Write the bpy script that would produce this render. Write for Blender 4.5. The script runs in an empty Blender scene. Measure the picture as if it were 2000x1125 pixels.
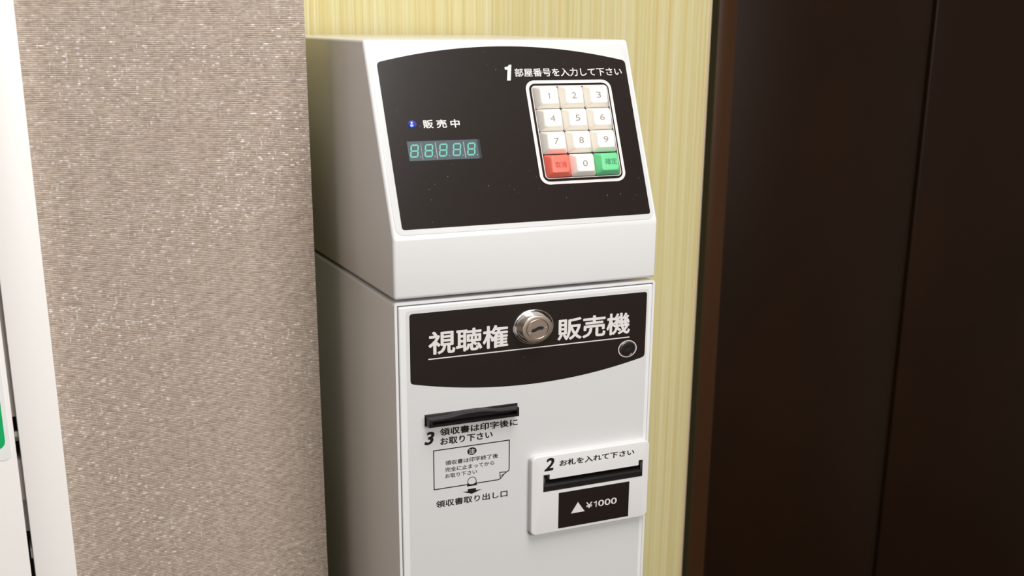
import bpy, bmesh, math, random
from mathutils import Matrix, Vector
C = bpy.context.scene.collection
SC = bpy.context.scene
random.seed(4)

# ------------------------------------------------------------------ camera, world, lights, exposure
Z0 = 1.15                                   # height of the joint between the machine's head and its body
cam = bpy.data.cameras.new('camera')
cam.sensor_width = 36.0
cam.lens = 2329.94 / 2000 * 36.0
cam.shift_y = 0.20156 / 2
cam.clip_start = 0.02
cam.dof.use_dof = True
cam.dof.focus_distance = 0.84
cam.dof.aperture_fstop = 9.0
co = bpy.data.objects.new('camera', cam); C.objects.link(co)
YAW, PITCH, ROLL = math.radians(24.36789), math.radians(17.27414), math.radians(0.43365)
fw = Vector((math.sin(YAW)*math.cos(PITCH), math.cos(YAW)*math.cos(PITCH), -math.sin(PITCH)))
rt0 = Vector((math.cos(YAW), -math.sin(YAW), 0)); up0 = rt0.cross(fw)
rt = rt0*math.cos(ROLL) + up0*math.sin(ROLL); up = up0*math.cos(ROLL) - rt0*math.sin(ROLL)
mw = Matrix.Identity(4)
for i in range(3):
    mw[i][0] = rt[i]; mw[i][1] = up[i]; mw[i][2] = -fw[i]
mw.translation = Vector((-0.24669, -0.73484, Z0 + 0.17856))
co.matrix_world = mw
SC.camera = co

w = bpy.data.worlds.new('world'); SC.world = w; w.use_nodes = True
w.node_tree.nodes['Background'].inputs[0].default_value = (1, 0.97, 0.93, 1)
w.node_tree.nodes['Background'].inputs[1].default_value = 0.25

def area(name, loc, target, sx, sy, power, col=(1, 0.99, 0.98)):
    l = bpy.data.lights.new(name, 'AREA'); l.shape = 'RECTANGLE'; l.size = sx; l.size_y = sy; l.energy = power; l.color = col
    o = bpy.data.objects.new(name, l); C.objects.link(o); o.location = loc
    o.rotation_euler = (Vector(target) - Vector(loc)).to_track_quat('-Z', 'Y').to_euler()
    return o
area('ceiling_light', (0.10, -0.80, 2.36), (0.10, -0.79, 0), 0.55, 1.1, 25)
area('front_fill', (0.42, -1.75, 1.55), (0.05, 0.1, 1.1), 0.9, 0.7, 20)  # added fill that brightens the upright faces; stands for no fixture
SC.view_settings.view_transform = 'Standard'
SC.view_settings.look = 'None'
SC.view_settings.exposure = -0.14
SC.view_settings.gamma = 1.0
SC.view_settings.use_curve_mapping = False

# ------------------------------------------------------------------ materials
def mat(name, col, rough=0.5, metal=0.0, emit=None, estr=0.0, coat=0.0, spec=0.5):
    m = bpy.data.materials.new(name); m.use_nodes = True
    b = m.node_tree.nodes['Principled BSDF']
    b.inputs['Base Color'].default_value = (*col, 1); b.inputs['Roughness'].default_value = rough
    b.inputs['Metallic'].default_value = metal; b.inputs['Specular IOR Level'].default_value = spec
    b.inputs['Coat Weight'].default_value = coat; b.inputs['Coat Roughness'].default_value = 0.08
    if emit:
        b.inputs['Emission Color'].default_value = (*emit, 1); b.inputs['Emission Strength'].default_value = estr
    return m
class G:                                    # tiny node-graph helper
    def __init__(s, m): s.t = m.node_tree; s.b = s.t.nodes['Principled BSDF']
    def n(s, typ, **kw):
        nd = s.t.nodes.new(typ)
        for k, v in kw.items():
            if k.startswith('i_'):
                nd.inputs[int(k[2:]) if k[2:].isdigit() else k[2:]].default_value = v
            else: setattr(nd, k, v)
        return nd
    def l(s, a, b): s.t.links.new(a, b)
    def math(s, op, a, b=None, c=None):
        nd = s.n('ShaderNodeMath', operation=op)
        for i, v in enumerate((a, b, c)):
            if v is None: continue
            if isinstance(v, (int, float)): nd.inputs[i].default_value = v
            else: s.l(v, nd.inputs[i])
        return nd.outputs[0]
    def mix(s, f, a, b):
        nd = s.n('ShaderNodeMix', data_type='RGBA')
        for i, v in ((0, f), (6, a), (7, b)):
            if isinstance(v, (int, float)): nd.inputs[i].default_value = v
            elif isinstance(v, tuple): nd.inputs[i].default_value = (*v, 1)
            else: s.l(v, nd.inputs[i])
        return nd.outputs[2]
    def xyz(s):
        tc = s.n('ShaderNodeTexCoord'); sp = s.n('ShaderNodeSeparateXYZ'); s.l(tc.outputs['Object'], sp.inputs[0])
        return tc.outputs['Object'], sp.outputs
    def vec(s, x, y, z):
        nd = s.n('ShaderNodeCombineXYZ')
        for i, v in enumerate((x, y, z)):
            if isinstance(v, (int, float)): nd.inputs[i].default_value = v
            else: s.l(v, nd.inputs[i])
        return nd.outputs[0]
    def noise(s, v, scale=1.0, detail=2.0, rough=0.5):
        nd = s.n('ShaderNodeTexNoise'); s.l(v, nd.inputs['Vector'])
        nd.inputs['Scale'].default_value = scale; nd.inputs['Detail'].default_value = detail; nd.inputs['Roughness'].default_value = rough
        return nd.outputs[0]
    def white(s, v):
        nd = s.n('ShaderNodeTexWhiteNoise', noise_dimensions='3D'); s.l(v, nd.inputs['Vector']); return nd.outputs[0]
    def rng(s, v, a, b, c=0.0, d=1.0, smooth=False):
        nd = s.n('ShaderNodeMapRange'); s.l(v, nd.inputs[0])
        if smooth: nd.interpolation_type = 'SMOOTHSTEP'
        for i, x in enumerate((a, b, c, d)): nd.inputs[i+1].default_value = x
        return nd.outputs[0]
    def bump(s, h, strength, dist):
        nd = s.n('ShaderNodeBump'); nd.inputs['Strength'].default_value = strength; nd.inputs['Distance'].default_value = dist
        s.l(h, nd.inputs['Height']); s.l(nd.outputs[0], s.b.inputs['Normal'])

def yellow_wallpaper():
    m = mat('yellow_wallpaper', (0.7, 0.62, 0.3), 0.75, spec=0.2); g = G(m)
    o, s = g.xyz()
    wob = g.noise(g.vec(s[0], s[1], g.math('MULTIPLY', s[2], 1.0)), 14, 1)
    x = g.math('ADD', g.math('ADD', s[0], s[1]), g.math('MULTIPLY', wob, 0.0012))
    za = g.math('MULTIPLY', s[2], 0.9); zb = g.math('MULTIPLY', s[2], 5.0)
    n1 = g.noise(g.vec(g.math('MULTIPLY', x, 150), 0.0, za), 1, 3, 0.6)      # soft bands
    n2 = g.noise(g.vec(g.math('MULTIPLY', x, 620), 7.0, zb), 1, 2, 0.6)      # fine threads
    n3 = g.noise(g.vec(g.math('MULTIPLY', x, 330), 3.0, za), 1, 2)           # ochre streaks
    n4 = g.noise(g.vec(g.math('MULTIPLY', x, 300), 19.0, za), 1, 2)          # pale streaks
    n5 = g.noise(g.vec(g.math('MULTIPLY', x, 360), 31.0, za), 1, 2)          # green-grey streaks
    c = g.mix(g.rng(n1, 0.34, 0.66), (0.608, 0.523, 0.242), (0.671, 0.617, 0.356))
    c = g.mix(g.math('MULTIPLY', g.rng(n3, 0.54, 0.68), 0.75), c, (0.608, 0.427, 0.166))
    c = g.mix(g.math('MULTIPLY', g.rng(n4, 0.54, 0.68), 0.75), c, (0.720, 0.681, 0.500))
    c = g.mix(g.math('MULTIPLY', g.rng(n5, 0.56, 0.70), 0.6), c, (0.480, 0.443, 0.204))
    c = g.mix(g.math('MULTIPLY', g.rng(n2, 0.56, 0.75), 0.45), c, (0.448, 0.356, 0.114))
    # woven zig-zag: short rungs across each thread
    rung = g.math('SINE', g.math('ADD', g.math('MULTIPLY', s[2], 6283/1.6), g.math('MULTIPLY', g.math('FLOOR', g.math('MULTIPLY', x, 400)), 2.1)))
    c = g.mix(g.math('MULTIPLY', g.rng(rung, 0.2, 1.0), 0.2), c, (0.52, 0.42, 0.13))
    g.l(c, g.b.inputs['Base Color'])
    g.bump(g.math('ADD', n2, g.math('MULTIPLY', rung, 0.12)), 0.35, 0.0008)
    return m

def brown_textile():
    m = mat('brown_woven_wallcovering', (0.4, 0.33, 0.27), 0.6, spec=0.3); g = G(m)
    o, s = g.xyz()
    x = g.math('ADD', s[0], s[1])
    dz = g.math('MULTIPLY', g.math('SUBTRACT', g.noise(g.vec(g.math('MULTIPLY', x, 45), 0.0, g.math('MULTIPLY', s[2], 160)), 1, 2), 0.5), 0.0016)
    z = g.math('ADD', s[2], dz)
    P = 0.00128
    row = g.math('FLOOR', g.math('DIVIDE', z, P))
    wave = g.math('ABSOLUTE', g.math('SINE', g.math('MULTIPLY', z, math.pi/P)))
    off = g.white(g.vec(row, 0.0, 0.0))
    xs = g.math('ADD', g.math('DIVIDE', x, 0.0042), g.math('MULTIPLY', off, 50))
    r1 = g.white(g.vec(row, g.math('FLOOR', xs), 1.0))
    seg = g.noise(g.vec(g.math('MULTIPLY', x, 190), g.math('MULTIPLY', row, 3.7), 0.0), 1, 2)
    big = g.noise(g.vec(g.math('MULTIPLY', x, 9), 0.0, g.math('MULTIPLY', s[2], 14)), 1, 2)
    cols = g.noise(g.vec(g.math('MULTIPLY', x, 500), 0.0, g.math('MULTIPLY', s[2], 25)), 1, 1)
    base = g.mix(g.rng(seg, 0.3, 0.72), (0.345, 0.27, 0.215), (0.58, 0.485, 0.405))
    base = g.mix(g.math('MULTIPLY', g.rng(wave, 0.55, 0.05), 0.75), base, (0.19, 0.14, 0.105))
    base = g.mix(g.math('MULTIPLY', g.rng(cols, 0.55, 0.75), 0.35), base, (0.31, 0.24, 0.185))
    # pale slubs along the weft and fewer along the warp
    sl = g.noise(g.vec(g.math('MULTIPLY', x, 230), 5.0, g.math('MULTIPLY', row, 1.1)), 1, 1)
    slm = g.math('MULTIPLY', g.rng(sl, 0.60, 0.72), g.rng(big, 0.30, 0.60))
    ws = g.noise(g.vec(g.math('MULTIPLY', x, 620), 9.0, g.math('MULTIPLY', s[2], 130)), 1, 1)
    wsm = g.math('MULTIPLY', g.rng(ws, 0.66, 0.76), g.rng(big, 0.36, 0.60))
    f = g.math('MAXIMUM', slm, g.math('MULTIPLY', wsm, 0.7))
    c = g.mix(g.math('MULTIPLY', f, 0.75), base, (0.78, 0.74, 0.72))
    g.l(c, g.b.inputs['Base Color'])
    g.l(g.rng(f, 0, 1, 0.62, 0.32), g.b.inputs['Roughness']); g.l(g.rng(f, 0, 1, 0.3, 0.9), g.b.inputs['Specular IOR Level'])
    g.bump(wave, 0.4, 0.0004)
    return m

def painted_white(name, col, rough, tex=420.0, strength=0.02):
    m = mat(name, col, rough); g = G(m); o, s = g.xyz()
    g.bump(g.noise(o, tex, 2), strength, 0.0006)
    return m

def dark_metal(name, col, rough):
    m = mat(name, col, rough, 0.0, spec=0.16); g = G(m); o, s = g.xyz()
    n = g.noise(g.vec(g.math('MULTIPLY', s[0], 4), g.math('MULTIPLY', s[1], 4), g.math('MULTIPLY', s[2], 4)), 1, 2)
    g.l(g.mix(g.rng(n, 0.3, 0.7), tuple(c*0.85 for c in col), tuple(c*1.15 for c in col)), g.b.inputs['Base Color'])
    return m

def dusty_black(name, col, rough, speck):
    m = mat(name, col, rough); g = G(m); o, s = g.xyz()
    n = g.noise(o, 650, 0)
    d = g.noise(o, 40, 2)
    f = g.math('MULTIPLY', g.rng(n, 0.83, 0.88), g.rng(d, 0.45, 0.65))
    g.l(g.mix(g.math('MULTIPLY', f, speck), col, (0.45, 0.42, 0.4)), g.b.inputs['Base Color'])
    return m

YELLOW = yellow_wallpaper()
BROWN = brown_textile()
WHITE = painted_white('white_powder_coat', (0.72, 0.715, 0.715), 0.20)
SHEET = painted_white('white_overlay_sheet', (0.62, 0.62, 0.62), 0.42, 900, 0.01)
DOORW = painted_white('cream_door_paint', (0.90, 0.88, 0.855), 0.4, 200, 0.02)
INK = mat('black_print', (0.010, 0.007, 0.006), 0.6, spec=0.2)
FILM = dusty_black('glossy_black_film', (0.013, 0.0085, 0.007), 0.21, 0.3)
INKW = mat('white_print', (0.68, 0.65, 0.64), 0.5)
BLACKP = mat('black_plastic', (0.009, 0.0075, 0.007), 0.36, spec=0.32)
BLACKM = mat('matt_black_cavity', (0.006, 0.005, 0.005), 0.8)
IVORY = mat('ivory_keycap', (0.85, 0.81, 0.74), 0.36)
RED = mat('red_keycap', (0.93, 0.175, 0.12), 0.36)
GREEN = mat('green_keycap', (0.15, 0.62, 0.28), 0.36)
LEGEND = mat('grey_key_legend', (0.27, 0.24, 0.21), 0.5)
REDLEG = mat('dark_red_key_legend', (0.42, 0.05, 0.045), 0.5)
GRNLEG = mat('dark_green_key_legend', (0.045, 0.24, 0.10), 0.5)
CHROME = mat('chrome', (0.80, 0.78, 0.76), 0.13, 1.0)
NICKEL = mat('satin_nickel', (0.66, 0.55, 0.47), 0.28, 1.0)
LEDM = mat('blue_lamp', (0.05, 0.05, 0.30), 0.08, 0, (0.05, 0.06, 0.7), 0.18, coat=1.0)
LEDC = mat('blue_lamp_core', (0.1, 0.2, 0.9), 0.2, 0, (0.15, 0.3, 1.0), 2.2)
GLASS = mat('smoked_display_window', (0.075, 0.10, 0.115), 0.25)
SEG = mat('teal_display_segment', (0.05, 0.25, 0.2), 0.4, 0, (0.20, 0.56, 0.43), 0.62)
SEPM = mat('display_divider', (0.35, 0.36, 0.37), 0.4)
BRONZE = dark_metal('dark_bronze_metal', (0.0140, 0.0058, 0.0022), 0.38)
BRONZEF = dark_metal('bronze_frame_metal', (0.042, 0.0175, 0.0070), 0.34)
SIGNW = mat('white_sticker', (0.86, 0.86, 0.85), 0.4)
SIGNG = mat('green_sticker_print', (0.0, 0.42, 0.13), 0.4)
GAPM = mat('grey_door_seal', (0.10, 0.085, 0.08), 0.6)
CEIL = painted_white('white_ceiling_paint', (0.85, 0.84, 0.82), 0.9, 60, 0.1)
PLAIN = painted_white('beige_wall_paint', (0.60, 0.57, 0.53), 0.8, 60, 0.1)
def carpet():
    m = mat('brown_carpet', (0.12, 0.08, 0.055), 0.95, spec=0.1); g = G(m); o, s = g.xyz()
    n = g.noise(o, 260, 3)
    g.l(g.mix(n, (0.07, 0.045, 0.03), (0.19, 0.13, 0.09)), g.b.inputs['Base Color']); g.bump(n, 0.6, 0.003)
    return m
CARPET = carpet()

# ------------------------------------------------------------------ mesh helpers
def obj(name, bm, m, parent=None, smooth=35, org=None):
    bmesh.ops.recalc_face_normals(bm, faces=bm.faces[:])
    me = bpy.data.meshes.new(name); 
    o = bpy.data.objects.new(name, me)
    loc = Vector((0, 0, 0))
    if parent is not None:
        p = parent
        while p is not None: loc += Vector(p.location); p = p.parent
    else:
        vs = [v.co for v in bm.verts]
        org = org or Vector(((min(v.x for v in vs)+max(v.x for v in vs))/2, (min(v.y for v in vs)+max(v.y for v in vs))/2, min(v.z for v in vs)))
        loc = Vector(org); o.location = loc
    for v in bm.verts: v.co -= loc
    bm.to_mesh(me); bm.free()
    if smooth:
        for f in me.polygons: f.use_smooth = True
        me.set_sharp_from_angle(angle=math.radians(smooth))
    me.materials.append(m); C.objects.link(o)
    if parent is not None: o.parent = parent
    return o
def structure(o): o['kind'] = 'structure'; return o
def add_box(bm, x0, x1, y0, y1, z0, z1, bev=0, seg=3):
    r = bmesh.ops.create_cube(bm, size=1.0)
    for v in r['verts']:
        v.co = Vector((x0 + (v.co.x+.5)*(x1-x0), y0 + (v.co.y+.5)*(y1-y0), z0 + (v.co.z+.5)*(z1-z0)))
    if bev:
        es = list({e for v in r['verts'] for e in v.link_edges})
        bmesh.ops.bevel(bm, geom=es, offset=bev, segments=seg, profile=0.5, affect='EDGES')
def box(name, x0, x1, y0, y1, z0, z1, m, parent=None, bev=0, seg=3):
    bm = bmesh.new(); add_box(bm, x0, x1, y0, y1, z0, z1, bev, seg)
    return obj(name, bm, m, parent)

# drawing planes of the machine, in millimetres: a to the right, b up, c out of the face
H1, Y2, H2 = 0.04197, 0.05336, 0.16568
SL = math.hypot(Y2, H2-H1)
def frame(ox, oy, oz, X, Y, Z):
    M = Matrix.Identity(4)
    for i in range(3):
        M[i][0] = X[i]*.001; M[i][1] = Y[i]*.001; M[i][2] = Z[i]*.001; M[i][3] = (ox, oy, oz)[i]
    return M
SV = Vector((0, Y2, H2-H1))/SL; SN = Vector((0, -(H2-H1), Y2))/SL
MS = frame(0, 0, Z0+H1, (1, 0, 0), SV, SN)               # the sloping face
MF = frame(0, 0, Z0, (1, 0, 0), (0, 0, 1), (0, -1, 0))   # the upright front

def rrect(x0, x1, y0, y1, r, n=6, rx=None):
    rx = rx or r; out = []
    for cx, cy, a0 in ((x1-rx, y1-r, 0), (x0+rx, y1-r, 90), (x0+rx, y0+r, 180), (x1-rx, y0+r, 270)):
        for k in range(n+1):
            a = math.radians(a0 + 90*k/n); out.append((cx + rx*math.cos(a), cy + r*math.sin(a)))
    return out
def ell(cx, cy, rx, ry, n=48): return [(cx+rx*math.cos(2*math.pi*k/n), cy+ry*math.sin(2*math.pi*k/n)) for k in range(n)]
def area2(p): return sum(p[i][0]*p[(i+1) % len(p)][1]-p[(i+1) % len(p)][0]*p[i][1] for i in range(len(p)))
def ccw(p): return list(p) if area2(p) > 0 else list(reversed(p))
def inset(p, d):
    n = len(p); out = []
    for i in range(n):
        a, b, c = Vector(p[i-1]), Vector(p[i]), Vector(p[(i+1) % n])
        u = (b-a).normalized() if (b-a).length > 1e-9 else (c-b).normalized()
        v = (c-b).normalized() if (c-b).length > 1e-9 else u
        n1, n2 = Vector((-u.y, u.x)), Vector((-v.y, v.x)); m = (n1+n2)
        m = m.normalized() if m.length > 1e-6 else n1
        out.append(tuple(b + m*(d/max(0.4, m.dot(n1)))))
    return out
def loop(bm, p, c, M): return [bm.verts.new(M @ Vector((x, y, c))) for x, y in p]
def bridge(bm, A, B):
    n = len(A)
    for i in range(n): bm.faces.new((A[i], A[(i+1) % n], B[(i+1) % n], B[i]))
def cap(bm, L): bm.faces.new(L)
def fillholes(bm, loops):
    es = []
    for L in loops:
        for i in range(len(L)):
            e = bm.edges.get((L[i], L[(i+1) % len(L)])) or bm.edges.new((L[i], L[(i+1) % len(L)]))
            es.append(e)
    bmesh.ops.triangle_fill(bm, edges=es, use_beauty=True)
def add_slab(bm, outer, c0, c1, M, holes=(), bev=0.0, seg=4, hole_bottom=None, back=True):
    """an extruded outline with rounded front edge and holes; hole walls reach hole_bottom"""
    outer = ccw(outer)
    A = loop(bm, outer, c0, M); base = A
    if bev:
        for k in range(seg+1):
            t = math.pi/2*k/seg
            B = loop(bm, inset(outer, bev*(1-math.cos(t))), c1-bev+bev*math.sin(t), M); bridge(bm, A, B); A = B
    else:
        B = loop(bm, outer, c1, M); bridge(bm, A, B); A = B
    HL = []
    for h in holes:
        h = ccw(h); T = loop(bm, h, c1, M); Bt = loop(bm, h, c0 if hole_bottom is None else hole_bottom, M); bridge(bm, T, Bt); HL.append((T, Bt))
    if HL: fillholes(bm, [A]+[t for t, b in HL])
    else: cap(bm, A)
    if back and not HL: cap(bm, list(reversed(base)))
    elif back: fillholes(bm, [base]+[b for t, b in HL]) if hole_bottom is None else cap(bm, list(reversed(base)))
def slab(name, outer, c0, c1, M, m, parent, **k):
    bm = bmesh.new(); add_slab(bm, outer, c0, c1, M, **k)
    return obj(name, bm, m, parent)
def add_lathe(bm, prof, cx, cy, ky, M, n=64, close=True):
    """rings (radius, height) about (cx, cy); ky is the ratio of the upright to the level radius"""
    prev = None
    for r, c in prof:
        L = loop(bm, ell(cx, cy, r, r*ky, n), c, M)
        if prev: bridge(bm, prev, L)
        prev = L
    if close: cap(bm, prev)

# lettering: a text curve turned to a mesh and fitted into a rectangle a0..a1 x b0..b1
FONT = bpy.data.fonts.load('<builtin>') if '<builtin>' not in [f.filepath for f in bpy.data.fonts] else [f for f in bpy.data.fonts if f.filepath == '<builtin>'][0]
def text(s, a0, a1, b0, b1, c, M, m, parent, name='lettering', bold=0.0, lean=0.0):
    cu = bpy.data.curves.new('text', 'FONT'); cu.font = FONT; cu.body = s; cu.size = 1.0; cu.resolution_u = 3
    t = bpy.data.objects.new('text', cu); C.objects.link(t)
    bpy.context.view_layer.update()
    me = bpy.data.meshes.new_from_object(t.evaluated_get(bpy.context.evaluated_depsgraph_get()))
    bpy.data.objects.remove(t); bpy.data.curves.remove(cu)
    bm = bmesh.new(); bm.from_mesh(me); bpy.data.meshes.remove(me)
    for v in bm.verts: v.co.x += lean*v.co.y
    zs = 0.0
    if bold:                                # heavier weight: the outline spread a little in every direction
        src = bm.copy(); bm.clear()
        for k in range(8):
            t = bmesh.new(); tm = bpy.data.meshes.new('t'); src.to_mesh(tm); t.from_mesh(tm); bpy.data.meshes.remove(tm)
            for v in t.verts: v.co.x += bold*math.cos(k*math.pi/4); v.co.y += bold*math.sin(k*math.pi/4); v.co.z = k*0.0005
            tm = bpy.data.meshes.new('t'); t.to_mesh(tm); bm.from_mesh(tm); bpy.data.meshes.remove(tm); t.free()
        src.free()
    xs = [v.co.x for v in bm.verts]; ys = [v.co.y for v in bm.verts]
    x0, x1, y0, y1 = min(xs), max(xs), min(ys), max(ys)
    for v in bm.verts:
        v.co = M @ Vector((a0 + (v.co.x-x0)/(x1-x0)*(a1-a0), b0 + (v.co.y-y0)/(y1-y0)*(b1-b0), c + v.co.z))
    return obj(name, bm, m, parent, smooth=0)
def one(a0, a1, b0, b1, wd):
    """the figure 1: an upright stem with a short flag"""
    h = b1-b0
    return [(a1-wd, b0), (a1, b0), (a1, b1), (a1-wd*.75, b1), (a1-wd*1.2, b1-h*.13), (a0, b1-h*.2), (a0, b1-h*.29), (a1-wd, b1-h*.27)]
def stroke(pts, wd):
    """outline of an open polyline of width wd"""
    L, R = [], []
    for i, q in enumerate(pts):
        q = Vector(q); a = Vector(pts[max(0, i-1)]); b = Vector(pts[min(len(pts)-1, i+1)])
        d1 = (q-a).normalized() if i else (b-q).normalized(); d2 = (b-q).normalized() if i < len(pts)-1 else d1
        n1 = Vector((-d1.y, d1.x)); n2 = Vector((-d2.y, d2.x)); n = (n1+n2).normalized(); k = wd/2/max(0.5, n.dot(n1))
        L.append(tuple(q+n*k)); R.append(tuple(q-n*k))
    return L + R[::-1]
def add_flat(bm, poly, c, M):
    f = loop(bm, ccw(poly), c, M)
    es = [bm.edges.new((f[i], f[(i+1) % len(f)])) for i in range(len(f))]
    bmesh.ops.triangle_fill(bm, edges=es, use_beauty=True)
def flat(name, polys, c, M, m, parent):
    bm = bmesh.new()
    for p in polys: add_flat(bm, p, c, M)
    return obj(name, bm, m, parent, smooth=0)

# ------------------------------------------------------------------ the setting
XW, XE, YN, YB, ZC = -2.4, 2.0, -2.2, 0.31, 2.4
YL = 0.13                                                    # plane of the brown wall
structure(box('floor', XW-.1, XE+.1, YN-.1, YB+.35, -0.06, 0, CARPET))
structure(box('ceiling', XW-.1, XE+.1, YN-.1, YB+.35, ZC, ZC+.06, CEIL))
structure(box('wall_back', -0.1, 0.4389, YB, YB+.25, 0, ZC, YELLOW))
bm = bmesh.new()
add_box(bm, -0.222, -0.018, YL, YB+.25, 0, ZC)
add_box(bm, -1.13, -0.222, YL, YB+.25, 2.03, ZC)
add_box(bm, XW, -1.13, YL, YB+.25, 0, ZC)
wl = structure(obj('wall_left', bm, BROWN, smooth=0, org=(0, 0, 0)))
wl.data.materials.append(YELLOW)                             # the alcove's own side is papered yellow
for f in wl.data.polygons:
    if f.normal.x > 0.9 and abs(f.center.x + 0.018) < 1e-4: f.material_index = 1
bm = bmesh.new()
add_box(bm, 0.4389, 1.42, YB, YB+.25, 2.12, ZC); add_box(bm, 1.42, XE, YB, YB+.25, 0, ZC)
structure(obj('wall_right', bm, YELLOW, smooth=0, org=(0, 0, 0)))
structure(box('wall_near', XW-.1, XE+.1, YN-.1, YN, 0, ZC, PLAIN))
structure(box('wall_west', XW-.1, XW, YN, YB+.3, 0, ZC, BROWN))
structure(box('wall_east', XE, XE+.1, YN, YB+.3, 0, ZC, PLAIN))

# cream door in the brown wall: casing, leaf, hinge and keeps in the gap between them
bm = bmesh.new(); add_box(bm, -0.2362, -0.2083, 0.118, 0.20, 0, 2.05, .0008, 2); add_box(bm, -1.13, -0.2362, 0.118, 0.20, 2.022, 2.05, .0008, 2)
structure(obj('trim_1', bm, DOORW))
d1 = box('door_1', -1.12, -0.2389, 0.120, 0.158, 0.008, 2.018, DOORW, None, .0012, 2); structure(d1)
box('seal', -0.2388, -0.2363, 0.150, 0.157, 0.01, 2.015, GAPM, d1)
SEALG = mat('grey_gap_filler', (0.36, 0.32, 0.295), 0.5)
for za, zb in ((Z0-.088, Z0+.9), (Z0-.150, Z0-.120)): box('gap_filler', -0.23885, -0.23625, 0.127, 0.149, za, zb, SEALG, d1)
def hinge(z0, z1):
    bm = bmesh.new(); add_box(bm, -0.23886, -0.23625, 0.135, 0.151, z0, z1)
    h = obj('hinge', bm, mat('hinge_steel', (0.62, 0.58, 0.52), 0.45), d1)
    bm = bmesh.new(); add_box(bm, -0.2388, -0.2363, 0.130, 0.134, z1, z1+.004, .0008, 2)
    obj('hinge_cap', bm, DOORW, h)
hinge(Z0-.178, Z0-.152); hinge(Z0-.1085, Z0-.1045); hinge(Z0-.0775, Z0-.0745)
for z in (-.138, -.194):
    bm = bmesh.new(); add_box(bm, -0.2376, -0.2363, 0.130, 0.150, Z0+z-.004, Z0+z+.004, .0006, 2)
    obj('screw_head', bm, DOORW, d1)

# lift entrance: bronze frame standing proud of the wallpaper and two leaves
bm = bmesh.new(); add_box(bm, 0.4404, 0.4614, 0.2975, 0.37, 0, 2.12, .0006, 2); add_box(bm, 0.4614, 1.42, 0.2975, 0.37, 2.09, 2.12, .0006, 2)
add_box(bm, 1.40, 1.42, 0.2975, 0.37, 0, 2.09, .0006, 2)
structure(obj('trim_2', bm, BRONZEF))
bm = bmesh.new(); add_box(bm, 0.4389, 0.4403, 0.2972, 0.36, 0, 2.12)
structure(obj('trim_4', bm, mat('dark_olive_strip', (0.030, 0.025, 0.012), 0.7, spec=0.1)))  # narrow dark olive strip covering the left side of the lift frame
bm = bmesh.new(); add_box(bm, 0.4376, 0.4389, 0.3085, 0.31, 0, ZC)
structure(obj('trim_3', bm, mat('pale_edge_strip', (0.80, 0.66, 0.52), 0.5)))
d2 = box('door_2', 0.4614, 0.7535, 0.345, 0.37, 0.006, 2.09, BRONZE, None, .0012, 2); structure(d2)
d3 = box('door_3', 0.7565, 1.40, 0.342, 0.37, 0.006, 2.09, BRONZE, None, .0018, 3); structure(d3)

# ------------------------------------------------------------------ ticket machine
root = bpy.data.objects.new('ticket_machine', None); C.objects.link(root); root.location = (0.1, 0.15, 0)
root.empty_display_size = .1
root['label'] = 'tall white ticket vending machine with sloping black keypad panel, standing in front of yellow wallpaper'
root['category'] = 'vending machine'
DEP = 0.300

# head: a folded sheet-metal hood, profile swept across the width
bm = bmesh.new()
prof = [(0.0, 0.0008), (0.0, H1), (Y2, H2), (DEP, H2), (DEP, 0.0008)]
A = [bm.verts.new((0.0, y, Z0+z)) for y, z in prof]; B = [bm.verts.new((0.2, y, Z0+z)) for y, z in prof]
bridge(bm, A, B); cap(bm, A); cap(bm, B[::-1])
bmesh.ops.bevel(bm, geom=bm.edges[:], offset=.0022, segments=5, profile=0.5, affect='EDGES')
obj('head_casing', bm, WHITE, root)

# body: casing with a rim around the recessed door
bm = bmesh.new()
add_box(bm, 0, 0.2, 0.0, DEP, 0.05, Z0-.0012)
fr = [f for f in bm.faces if abs(f.calc_center_median().y) < 1e-6][0]
bmesh.ops.bevel(bm, geom=[e for e in bm.edges if e not in fr.edges[:]], offset=.0022, segments=4, profile=0.5, affect='EDGES')
fr = max((f for f in bm.faces if f.calc_center_median().y < 1e-6 and abs(f.normal.y) > .9), key=lambda f: f.calc_area())
r = bmesh.ops.inset_region(bm, faces=[fr], thickness=.0019, depth=0)
r = bmesh.ops.extrude_face_region(bm, geom=[fr])
for v in r['geom']:
    if isinstance(v, bmesh.types.BMVert): v.co.y += .006
bmesh.ops.delete(bm, geom=[fr], context='FACES_ONLY') if fr.is_valid else None
es = [e for e in bm.edges if all(v.co.y < 1e-5 for v in e.verts)]
obj('body_casing', bm, WHITE, root)
box('plinth', 0.012, 0.188, 0.02, DEP-.01, 0.0, 0.051, BLACKP, root)
slab('front_door', rrect(2.45, 197.75, -1090, -4.0, 1.2, 4), -4.5, 1.0, MF, WHITE, root, bev=1.0, seg=5)

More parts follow.
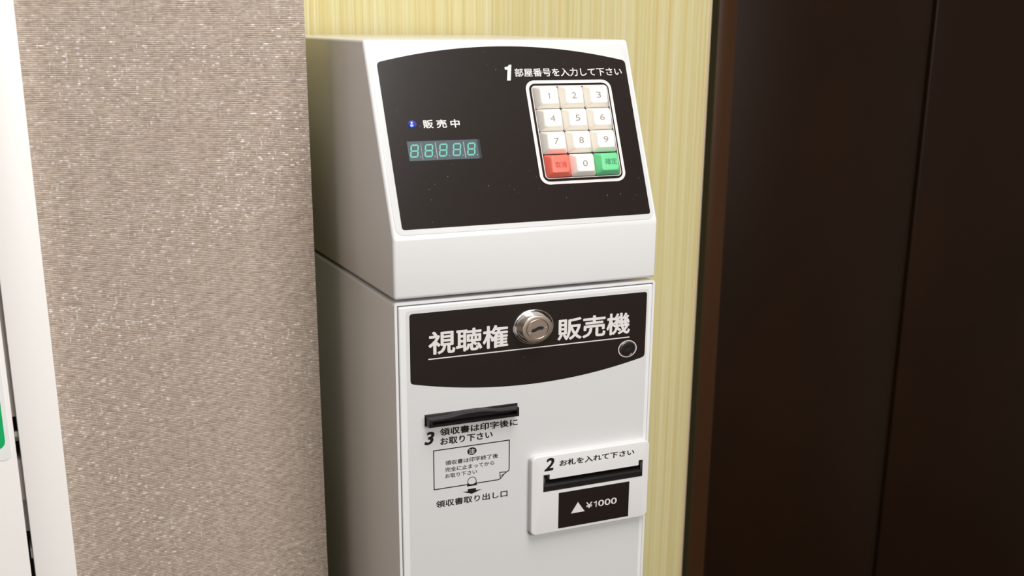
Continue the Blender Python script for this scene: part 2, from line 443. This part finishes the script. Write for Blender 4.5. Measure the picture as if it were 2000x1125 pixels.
# head graphics
slab('overlay_sheet', rrect(2.6, 197.6, 1.6, 131.6, 6, 8), -0.2, 0.25, MS, SHEET, root, bev=0.15, seg=2)
def arc(pts, n=28):
    """smooth curve through points (Catmull-Rom)"""
    out = []
    P = [pts[0]]+list(pts)+[pts[-1]]
    for i in range(1, len(P)-2):
        for k in range(n):
            t = k/n; p0, p1, p2, p3 = [Vector(q) for q in P[i-1:i+3]]
            out.append(tuple(0.5*((2*p1)+(p2-p0)*t+(2*p0-5*p1+4*p2-p3)*t*t+(3*p1-p0-3*p2+p3)*t**3)))
    return out+[pts[-1]]
def parab(x0, x1, b_end, b_mid, n=40):
    xm, h = (x0+x1)/2, (x1-x0)/2
    return [(x0+(x1-x0)*k/n, b_mid+(b_end-b_mid)*((x0+(x1-x0)*k/n-xm)/h)**2) for k in range(n+1)]
def corner(a, b, c, r, n=5):
    """round the corner b between directions to a and c"""
    a, b, c = Vector(a), Vector(b), Vector(c)
    p = b+(a-b).normalized()*r; q = b+(c-b).normalized()*r
    return [tuple((1-t)**2*p+2*t*(1-t)*b+t*t*q) for t in [k/n for k in range(n+1)]]
top = parab(7.3, 194.7, 118.9, 129.8)
pl = corner((7.3, 60), (7.3, 5.2), (100, 5.2), 2.2) + corner((100, 5.4), (194.7, 5.4), (194.7, 60), 2.2) + \
     corner((194.7, 60), top[-1], top[-2], 2.6) + top[-2:0:-1] + corner(top[1], top[0], (7.3, 60), 2.6)
slab('control_panel', pl, 0.2, 0.40, MS, FILM, root)
flat('numeral', [[(98.95, 113.0), (98.95, 114.7), (101.6, 115.3), (102.6, 116.5), (104.5, 116.5), (102.1, 105.2), (99.3, 105.2), (100.95, 113.0)]], 0.5, MS, INKW, root)
text('部屋番号を入力して下さい', 106.0, 190.6, 107.8, 113.8, 0.5, MS, INKW, root, bold=.013)
for s, a0, a1 in (('販', 33.0, 40.2), ('売', 42.5, 49.9), ('中', 52.6, 59.3)):
    text(s, a0, a1, 73.05, 78.85, 0.5, MS, INKW, root, bold=.022)
# ring printed around the keypad and the keypad bezel
slab('keypad_border', rrect(112.5, 179.85, 30.5, 105.0, 6.5, 8, 7.2), 0.35, 0.46, MS, INKW, root, holes=[rrect(114.9, 177.7, 32.5, 102.8, 4.6, 8, 5.2)])
slab('keypad_bezel', rrect(116.45, 176.4, 34.3, 101.0, 3.0, 8), 0.3, 0.9, MS, mat('pinkish_bezel', (0.75, 0.66, 0.64), 0.4), root, holes=[rrect(117.0, 175.85, 34.85, 100.35, 2.6, 8)])
slab('keypad_well', rrect(117.0, 175.85, 34.85, 100.35, 2.6, 8), 0.2, 0.47, MS, BLACKM, root)
# lamp and five-digit display
bm = bmesh.new(); add_lathe(bm, [(3.1, 0.3), (3.05, 0.75), (2.6, 1.35), (1.8, 1.8), (0.9, 2.0), (0.3, 2.05)], 25.45, 76.15, .88, MS, 32)
lamp = obj('indicator_lamp', bm, LEDM, root, 60); lamp['label'] = 'small glowing blue round lamp'
bm = bmesh.new(); add_lathe(bm, [(1.2, 0.9), (1.15, 1.65), (0.5, 2.12)], 24.6, 75.1, .88, MS, 20); obj('lamp_core', bm, LEDC, lamp, 60)
disp = slab('display', [(19.7, 51.2), (71.7, 51.2), (71.7, 64.5), (19.7, 64.5)], 0.3, 0.46, MS, GLASS, root)
slab('display_edge', [(69.9, 51.2), (71.75, 51.2), (71.75, 64.5), (69.9, 64.5)], 0.3, 0.49, MS, mat('dark_display_edge', (0.02, 0.028, 0.027), 0.3), disp)
def seven(x0, x1, y0, y1, lean, w=.95, gap=.16):
    ym = (y0+y1)/2; out = []
    sk = lambda p: (p[0]+(p[1]-y0)/(y1-y0)*lean, p[1])
    def bar(ax, ay, bx, by):
        a, b = Vector((ax, ay)), Vector((bx, by)); d = (b-a).normalized(); n = Vector((-d.y, d.x)); h = w/2
        a = a+d*gap; b = b-d*gap
        out.append([sk(q) for q in (a, a+d*h*.8-n*h, b-d*h*.8-n*h, b, b-d*h*.8+n*h, a+d*h*.8+n*h)])
    h = w/2; L, Rr, Bt, T = x0+h, x1-h, y0+h, y1-h
    bar(L, T, Rr, T); bar(L, ym, Rr, ym); bar(L, Bt, Rr, Bt)
    for x in (L, Rr): bar(x, Bt, x, ym); bar(x, ym, x, T)
    return out
for x in (20.3, 30.45, 40.7, 50.5, 61.0):
    dg = flat('digit', seven(x, x+5.9, 53.4, 62.3, 1.75), 0.52, MS, SEG, disp)
    dg['label'] = 'lit teal seven-segment figure 8'
    flat('decimal_point', [ell(x+7.6, 53.8, .38, .33, 10)], 0.52, MS, SEPM, disp)
for x, wd in ((29.2, .3), (39.6, .5), (59.8, .5)):
    flat('divider', [[(x-wd/2, 52), (x+wd/2, 52), (x+wd/2, 63.2), (x-wd/2, 63.2)]], 0.52, MS, SEPM, disp)

# keys: one cap mesh, twelve keys
KW, KH = 18.75, 15.7
def key_mesh(name, m):
    bm = bmesh.new()
    I = Matrix.Scale(.001, 4)
    def ring(t, ht, hb, ins=0.0, r=1.0):
        x0, x1, y0, y1 = -KW/2, KW/2, -KH/2, KH/2
        tx0, tx1, ty0, ty1 = -6.75, 6.75, -6.15, 5.55
        q = rrect(x0+(tx0-x0)*t+ins, x1+(tx1-x1)*t-ins, y0+(ty0-y0)*t+ins, y1+(ty1-y1)*t-ins, r, 5)
        return [bm.verts.new(I @ Vector((x, y, hb+(ht-hb)*(y-y0)/(y1-y0)))) for x, y in q]
    Ls = [ring(0, 0.4, 0.4, 0, .9), ring(0.04, 1.9, 1.9, 0, 1.0), ring(.90, 6.8, 5.15, 0, 1.9), ring(.985, 7.45, 5.65, .12, 2.0), ring(1, 7.7, 5.85, .55, 1.9), ring(1, 7.74, 5.9, 1.0, 1.6)]
    for a, b in zip(Ls, Ls[1:]): bridge(bm, a, b)
    cap(bm, Ls[-1])
    bmesh.ops.recalc_face_normals(bm, faces=bm.faces[:])
    me = bpy.data.meshes.new(name); bm.to_mesh(me); bm.free()
    for f in me.polygons: f.use_smooth = True
    me.set_sharp_from_angle(angle=math.radians(38))
    me.materials.append(m); return me
KM = {'i': key_mesh('key_cap', IVORY), 'r': key_mesh('key_cap_red', RED), 'g': key_mesh('key_cap_green', GREEN)}
RS = Matrix.Identity(4)
for i in range(3): RS[i][0] = (1, 0, 0)[i]; RS[i][1] = SV[i]; RS[i][2] = SN[i]
KX = (126.65, 146.1, 165.5); KV = (92.15, 75.95, 59.8, 43.2)
TOPT = math.atan2(7.74-5.9, KH)
for rI, rowk in enumerate(('123', '456', '789', 'x0o')):
    for cI, ch in enumerate(rowk):
        k = bpy.data.objects.new('key', KM[{'x': 'r', 'o': 'g'}.get(ch, 'i')]); C.objects.link(k); k.parent = root
        k.matrix_basis = Matrix.Translation(MS @ Vector((KX[cI], KV[rI], 0)) - root.location) @ RS
        LM = Matrix.Translation(k.matrix_basis.translation + root.location) @ RS @ Matrix.Translation((0, 0, .00685)) @ Matrix.Rotation(TOPT, 4, 'X') @ Matrix.Scale(.001, 4)
        if ch == 'x': bmname, box4, mm, s = 'red cancel key', (-4.2, 4.6, -2.9, 1.4), REDLEG, '取消'
        elif ch == 'o': bmname, box4, mm, s = 'green confirm key', (-4.0, 5.4, -2.1, 2.3), GRNLEG, '確定'
        else:
            bmname = 'ivory key marked ' + ch
            hw = {'1': 1.15}.get(ch, 1.85); box4, mm, s = (-hw-.3, hw-.3, -2.7, 1.6), LEGEND, ch
        k['label'] = bmname
        if ch == '1': lg = flat('key_legend', [one(-1.2, .25, -2.7, 1.6, .6)], 0.08, LM, mm, None)
        else: lg = text(s, box4[0], box4[1], box4[2], box4[3], 0.08, LM, mm, None, 'key_legend', bold=0.0 if len(s) == 1 else .012)
        mwk = lg.matrix_world.copy()
        wm = Matrix.Translation(root.location) @ k.matrix_basis
        lg.data.transform(wm.inverted() @ Matrix.Translation(lg.location)); lg.location = (0, 0, 0); lg.parent = k

# door graphics
slab('door_sheet', rrect(7.4, 194.4, -1086, -7.0, 2.5, 6), 0.8, 1.02, MF, SHEET, root)
bot = parab(10.05, 192.95, -57.9, -68.3)
lb = corner((10.05, -40), (10.05, -9.15), (100, -9.15), 2.3) + corner((100, -9.15), (192.95, -9.15), (192.95, -40), 2.3) + \
     corner((192.95, -40), bot[-1], bot[-2], 2.6) + bot[-2:0:-1] + corner(bot[1], bot[0], (10.05, -40), 2.3)
slab('name_panel', lb, 0.9, 1.08, MF, FILM, root)
text('視聴権', 23.3, 82.4, -39.0, -22.6, 1.16, MF, INKW, root, bold=.022)
text('販売機', 120.7, 179.6, -39.0, -22.8, 1.16, MF, INKW, root, bold=.022)
flat('underline', [[(23.1, -42.2), (179.5, -42.2), (179.5, -41.4), (23.1, -41.4)]], 1.16, MF, INKW, root)

# main lock: conical chrome collar, nickel ring and plug with an S-shaped keyway
LK = (101.5, -26.45)
bm = bmesh.new(); add_lathe(bm, [(15.6, 1.0), (15.7, 1.7), (15.4, 2.2), (14.9, 2.3), (12.15, 7.4), (11.95, 7.6), (10.4, 7.7), (10.3, 7.0), (9.0, 7.0)], LK[0], LK[1], .805, MF, 96)
lock = obj('lock_collar', bm, CHROME, root, 30); lock['label'] = 'round chrome lock with conical collar'
bm = bmesh.new(); add_lathe(bm, [(11.9, 6.6), (11.9, 7.9), (11.4, 8.4), (10.6, 8.5), (8.7, 8.5), (8.45, 8.25), (8.45, 7.2)], LK[0], LK[1], .82, MF, 96, close=False); obj('lock_ring', bm, NICKEL, lock, 30)
bm = bmesh.new(); add_lathe(bm, [(8.2, 7.0), (8.2, 8.2), (8.0, 8.35)], LK[0], LK[1], .82, MF, 64); obj('lock_plug', bm, NICKEL, lock, 30)
sp = [(-4.3, -.55), (-3.6, -.9), (-2.4, -.85), (-1.2, -.35), (0, .1), (1.2, .5), (2.6, .55), (3.7, .25), (4.3, -.35)]
flat('keyway', [stroke([(LK[0]+x, LK[1]+y) for x, y in arc(sp, 4)], 2.3)], 8.42, MF, BLACKM, lock)
bm = bmesh.new()
for k in range(9):
    if k in (3, 4): continue
    a = math.radians(125+k*14); q = (LK[0]+6.4*math.cos(a), LK[1]+5.2*math.sin(a)); d = (math.cos(a+.6*(k % 3)), math.sin(a+.6*(k % 3)))
    add_slab(bm, stroke([(q[0]-d[0]*.75, q[1]-d[1]*.6), (q[0]+d[0]*.75, q[1]+d[1]*.6)], .45), 8.3, 8.55, MF)
add_slab(bm, ell(LK[0]+6.6, LK[1]+.1, .5, .42, 10), 8.3, 8.6, MF)
obj('lock_engraving', bm, CHROME, lock)
# small lock
SK = (178.1, -50.55)
bm = bmesh.new(); add_lathe(bm, [(7.7, 1.0), (7.7, 1.35), (7.05, 1.35), (7.0, 1.12)], SK[0], SK[1], .83, MF, 64, close=False); k2 = obj('small_lock_ring', bm, INKW, root, 30)
bm = bmesh.new(); add_lathe(bm, [(7.0, 1.1), (6.2, 1.12), (6.15, 1.9), (5.75, 2.1), (5.5, 1.8), (5.4, 1.3)], SK[0], SK[1], .83, MF, 64); obj('small_lock_rim', bm, mat('dark_chrome', (0.35, 0.30, 0.27), 0.18, 1.0), k2, 30)
bm = bmesh.new(); add_lathe(bm, [(5.4, 1.3), (5.35, 1.5), (3.2, 1.75), (2.6, 1.7)], SK[0], SK[1], .83, MF, 48); obj('small_lock_plug', bm, BLACKP, k2, 50)
flat('small_keyway', [ell(SK[0], SK[1], 2.3, .6, 20)], 1.8, MF, BLACKM, k2)

# receipt outlet
fo = [(19.8, -89.4), (89.9, -89.4), (89.9, -81.1), (19.8, -81.1)]
bm = bmesh.new(); add_slab(bm, fo, 0.5, 1.7, MF, bev=.3, seg=2)
rc = obj('receipt_outlet', bm, BLACKP, root); rc['label'] = 'black receipt slot with a curved lip'
OUT = 8.4
topb = [(88.2, -82.2), (74, -82.15), (67, -81.6), (61, -80.9), (54, -80.75), (47, -80.9), (41, -81.5), (34, -82.15), (20.5, -82.2)]
outer = [(20.5, -88.6), (88.2, -88.6)] + arc(topb, 4)
hole = [(23.0, -86.9), (86.2, -86.9), (86.2, -84.2)] + arc([(79, -83.9), (72, -83.4), (65, -82.35), (58, -81.75), (50, -81.75), (44, -82.3), (37, -83.7), (31, -84.1)], 4) + [(23.0, -84.3)]
slab('outlet_spout', outer, 1.5, OUT, MF, BLACKP, rc, holes=[hole], hole_bottom=2.0, bev=.35, seg=2)
slab('outlet_cavity', hole, 1.6, 2.1, MF, BLACKM, rc)

# receipt instructions
T = 1.10
text('3', 19.3, 26.9, -103.4, -93.9, T, MF, INK, root, 'numeral', .03, .22)
text('領収書は印字後に', 30.9, 90.4, -98.1, -92.6, T, MF, INK, root, bold=.028)
text('お取り下さい', 31.1, 70.9, -105.0, -99.6, T, MF, INK, root, bold=.028)
flat('receipt_drawing', [
    stroke([(51.5, -137.4), (26.1, -137.4), (26.1, -108.3), (83.9, -108.3), (83.9, -130.6), (83.4, -131.6), (81.8, -132.4), (80, -133.6), (77.6, -136.3), (76.4, -137.1), (74.8, -137.4), (58.4, -137.4)], .72),
    stroke([(82.2, -132.3), (76.6, -131.9), (76.9, -136.6)], .6), stroke([(77.2, -134.9), (78.2, -134.2), (79.3, -133.9)], .5),
    [(51.0, -138.9), (51.5, -135.8), (52.5, -137.0), (54.0, -137.6), (55.9, -137.6), (57.4, -137.0), (58.3, -135.8), (58.7, -138.9)],
    stroke(arc([(51.6, -136.4), (51.8, -134.6), (52.6, -133.1), (54.0, -132.3), (55.9, -132.3), (57.2, -133.1), (58.0, -134.6), (58.2, -136.4)], 4), .5),
    [(51.6, -141.0), (58.0, -141.0), (58.0, -142.6), (62.4, -142.6), (54.85, -145.0), (47.6, -142.6), (51.6, -142.6)],
    ell(54.95, -112.6, 3.55, 2.85, 40)], T, MF, INK, root)
text('注', 52.5, 57.3, -114.55, -110.75, T+.07, MF, SHEET, root, bold=.012)
text('領収書は印字終了後', 34.7, 75.1, -120.5, -117.0, T, MF, INK, root, bold=.014)
text('完全に止まってから', 34.6, 72.1, -125.5, -122.1, T, MF, INK, root, bold=.014)
text('お取り下さい', 34.5, 58.8, -130.2, -127.0, T, MF, INK, root, bold=.014)
text('領収書取り出し口', 27.3, 82.7, -151.6, -146.3, T, MF, INK, root, bold=.020)

# banknote inlet plate
PT = 6.6
slot = [(108.8, -150.6), (192.0, -150.6), (192.0, -137.2), (188.4, -137.2), (188.4, -140.9), (188.0, -141.2), (114.3, -141.2), (113.9, -140.9), (113.9, -137.2), (108.8, -137.2)]
bp = slab('banknote_plate', rrect(99.3, 197.6, -184.2, -122.3, 4.2, 8, 4.8), 0.9, PT, MF, painted_white('white_moulded_plastic', (0.71, 0.70, 0.695), 0.3), root, holes=[slot], hole_bottom=1.2, bev=1.1, seg=5)
bp['label'] = 'raised white plate with a black banknote slot'
slab('slot_cavity', slot, 1.1, 1.5, MF, BLACKM, bp)
bm = bmesh.new()                                         # lower lip of the slot: a sloping black chute with side cheeks
def prism_x(x0, x1, pr):
    A = [bm.verts.new(MF @ Vector((x0, b, c))) for b, c in pr]; B = [bm.verts.new(MF @ Vector((x1, b, c))) for b, c in pr]
    bridge(bm, A, B); cap(bm, A); cap(bm, B[::-1])
prism_x(109.0, 191.8, [(-150.5, 1.3), (-150.5, 6.3), (-149.9, 6.9), (-146.4, 6.9), (-145.8, 6.4), (-143.6, 2.2), (-143.6, 1.3)])
for x0, x1 in ((109.0, 110.6), (190.2, 191.8)):
    prism_x(x0, x1, [(-146.2, 1.3), (-146.2, 6.2), (-140.6, 5.6), (-138.6, 4.0), (-138.0, 1.3)])
obj('slot_lip', bm, BLACKP, bp)
text('2', 109.2, 117.4, -134.4, -124.4, PT+.06, MF, INK, bp, 'numeral', .03, .22)
text('お札を入れて下さい', 121.6, 184.2, -132.3, -127.4, PT+.06, MF, INK, bp, bold=.030)
pr = flat('price_label', [[(121.5, -181.5), (181.0, -181.5), (181.0, -153.05), (121.5, -153.05)]], PT+.06, MF, FILM, bp)
# price print lies on the label, so it hangs from the plate as a sibling part
flat('arrow_mark', [[(131.9, -171.1), (143.4, -171.1), (137.6, -162.8)]], PT+.12, MF, INKW, bp)
text('¥', 144.5, 149.8, -169.2, -164.4, PT+.12, MF, INKW, bp, 'price', .012)
flat('price', [one(150.9, 153.4, -169.2, -164.3, .82)], PT+.12, MF, INKW, bp)
text('000', 154.7, 170.6, -169.3, -164.2, PT+.12, MF, INKW, bp, 'price', .012)

# ------------------------------------------------------------------ sticker on the cream door
bm = bmesh.new(); MD = frame(0, 0.1198, Z0, (1, 0, 0), (0, 0, 1), (0, -1, 0))
add_slab(bm, rrect(-330, -242.2, -116.5, 40, 5, 8), -0.1, 0.25, MD)
sg = obj('safety_sticker', bm, SIGNW); sg['label'] = 'white sticker with a rounded green field on the cream door'; sg['category'] = 'sign'
bm = bmesh.new(); add_slab(bm, rrect(-325, -245.3, -108.4, 34, 6, 8), 0.2, 0.32, MD); obj('green_field', bm, SIGNG, sg)
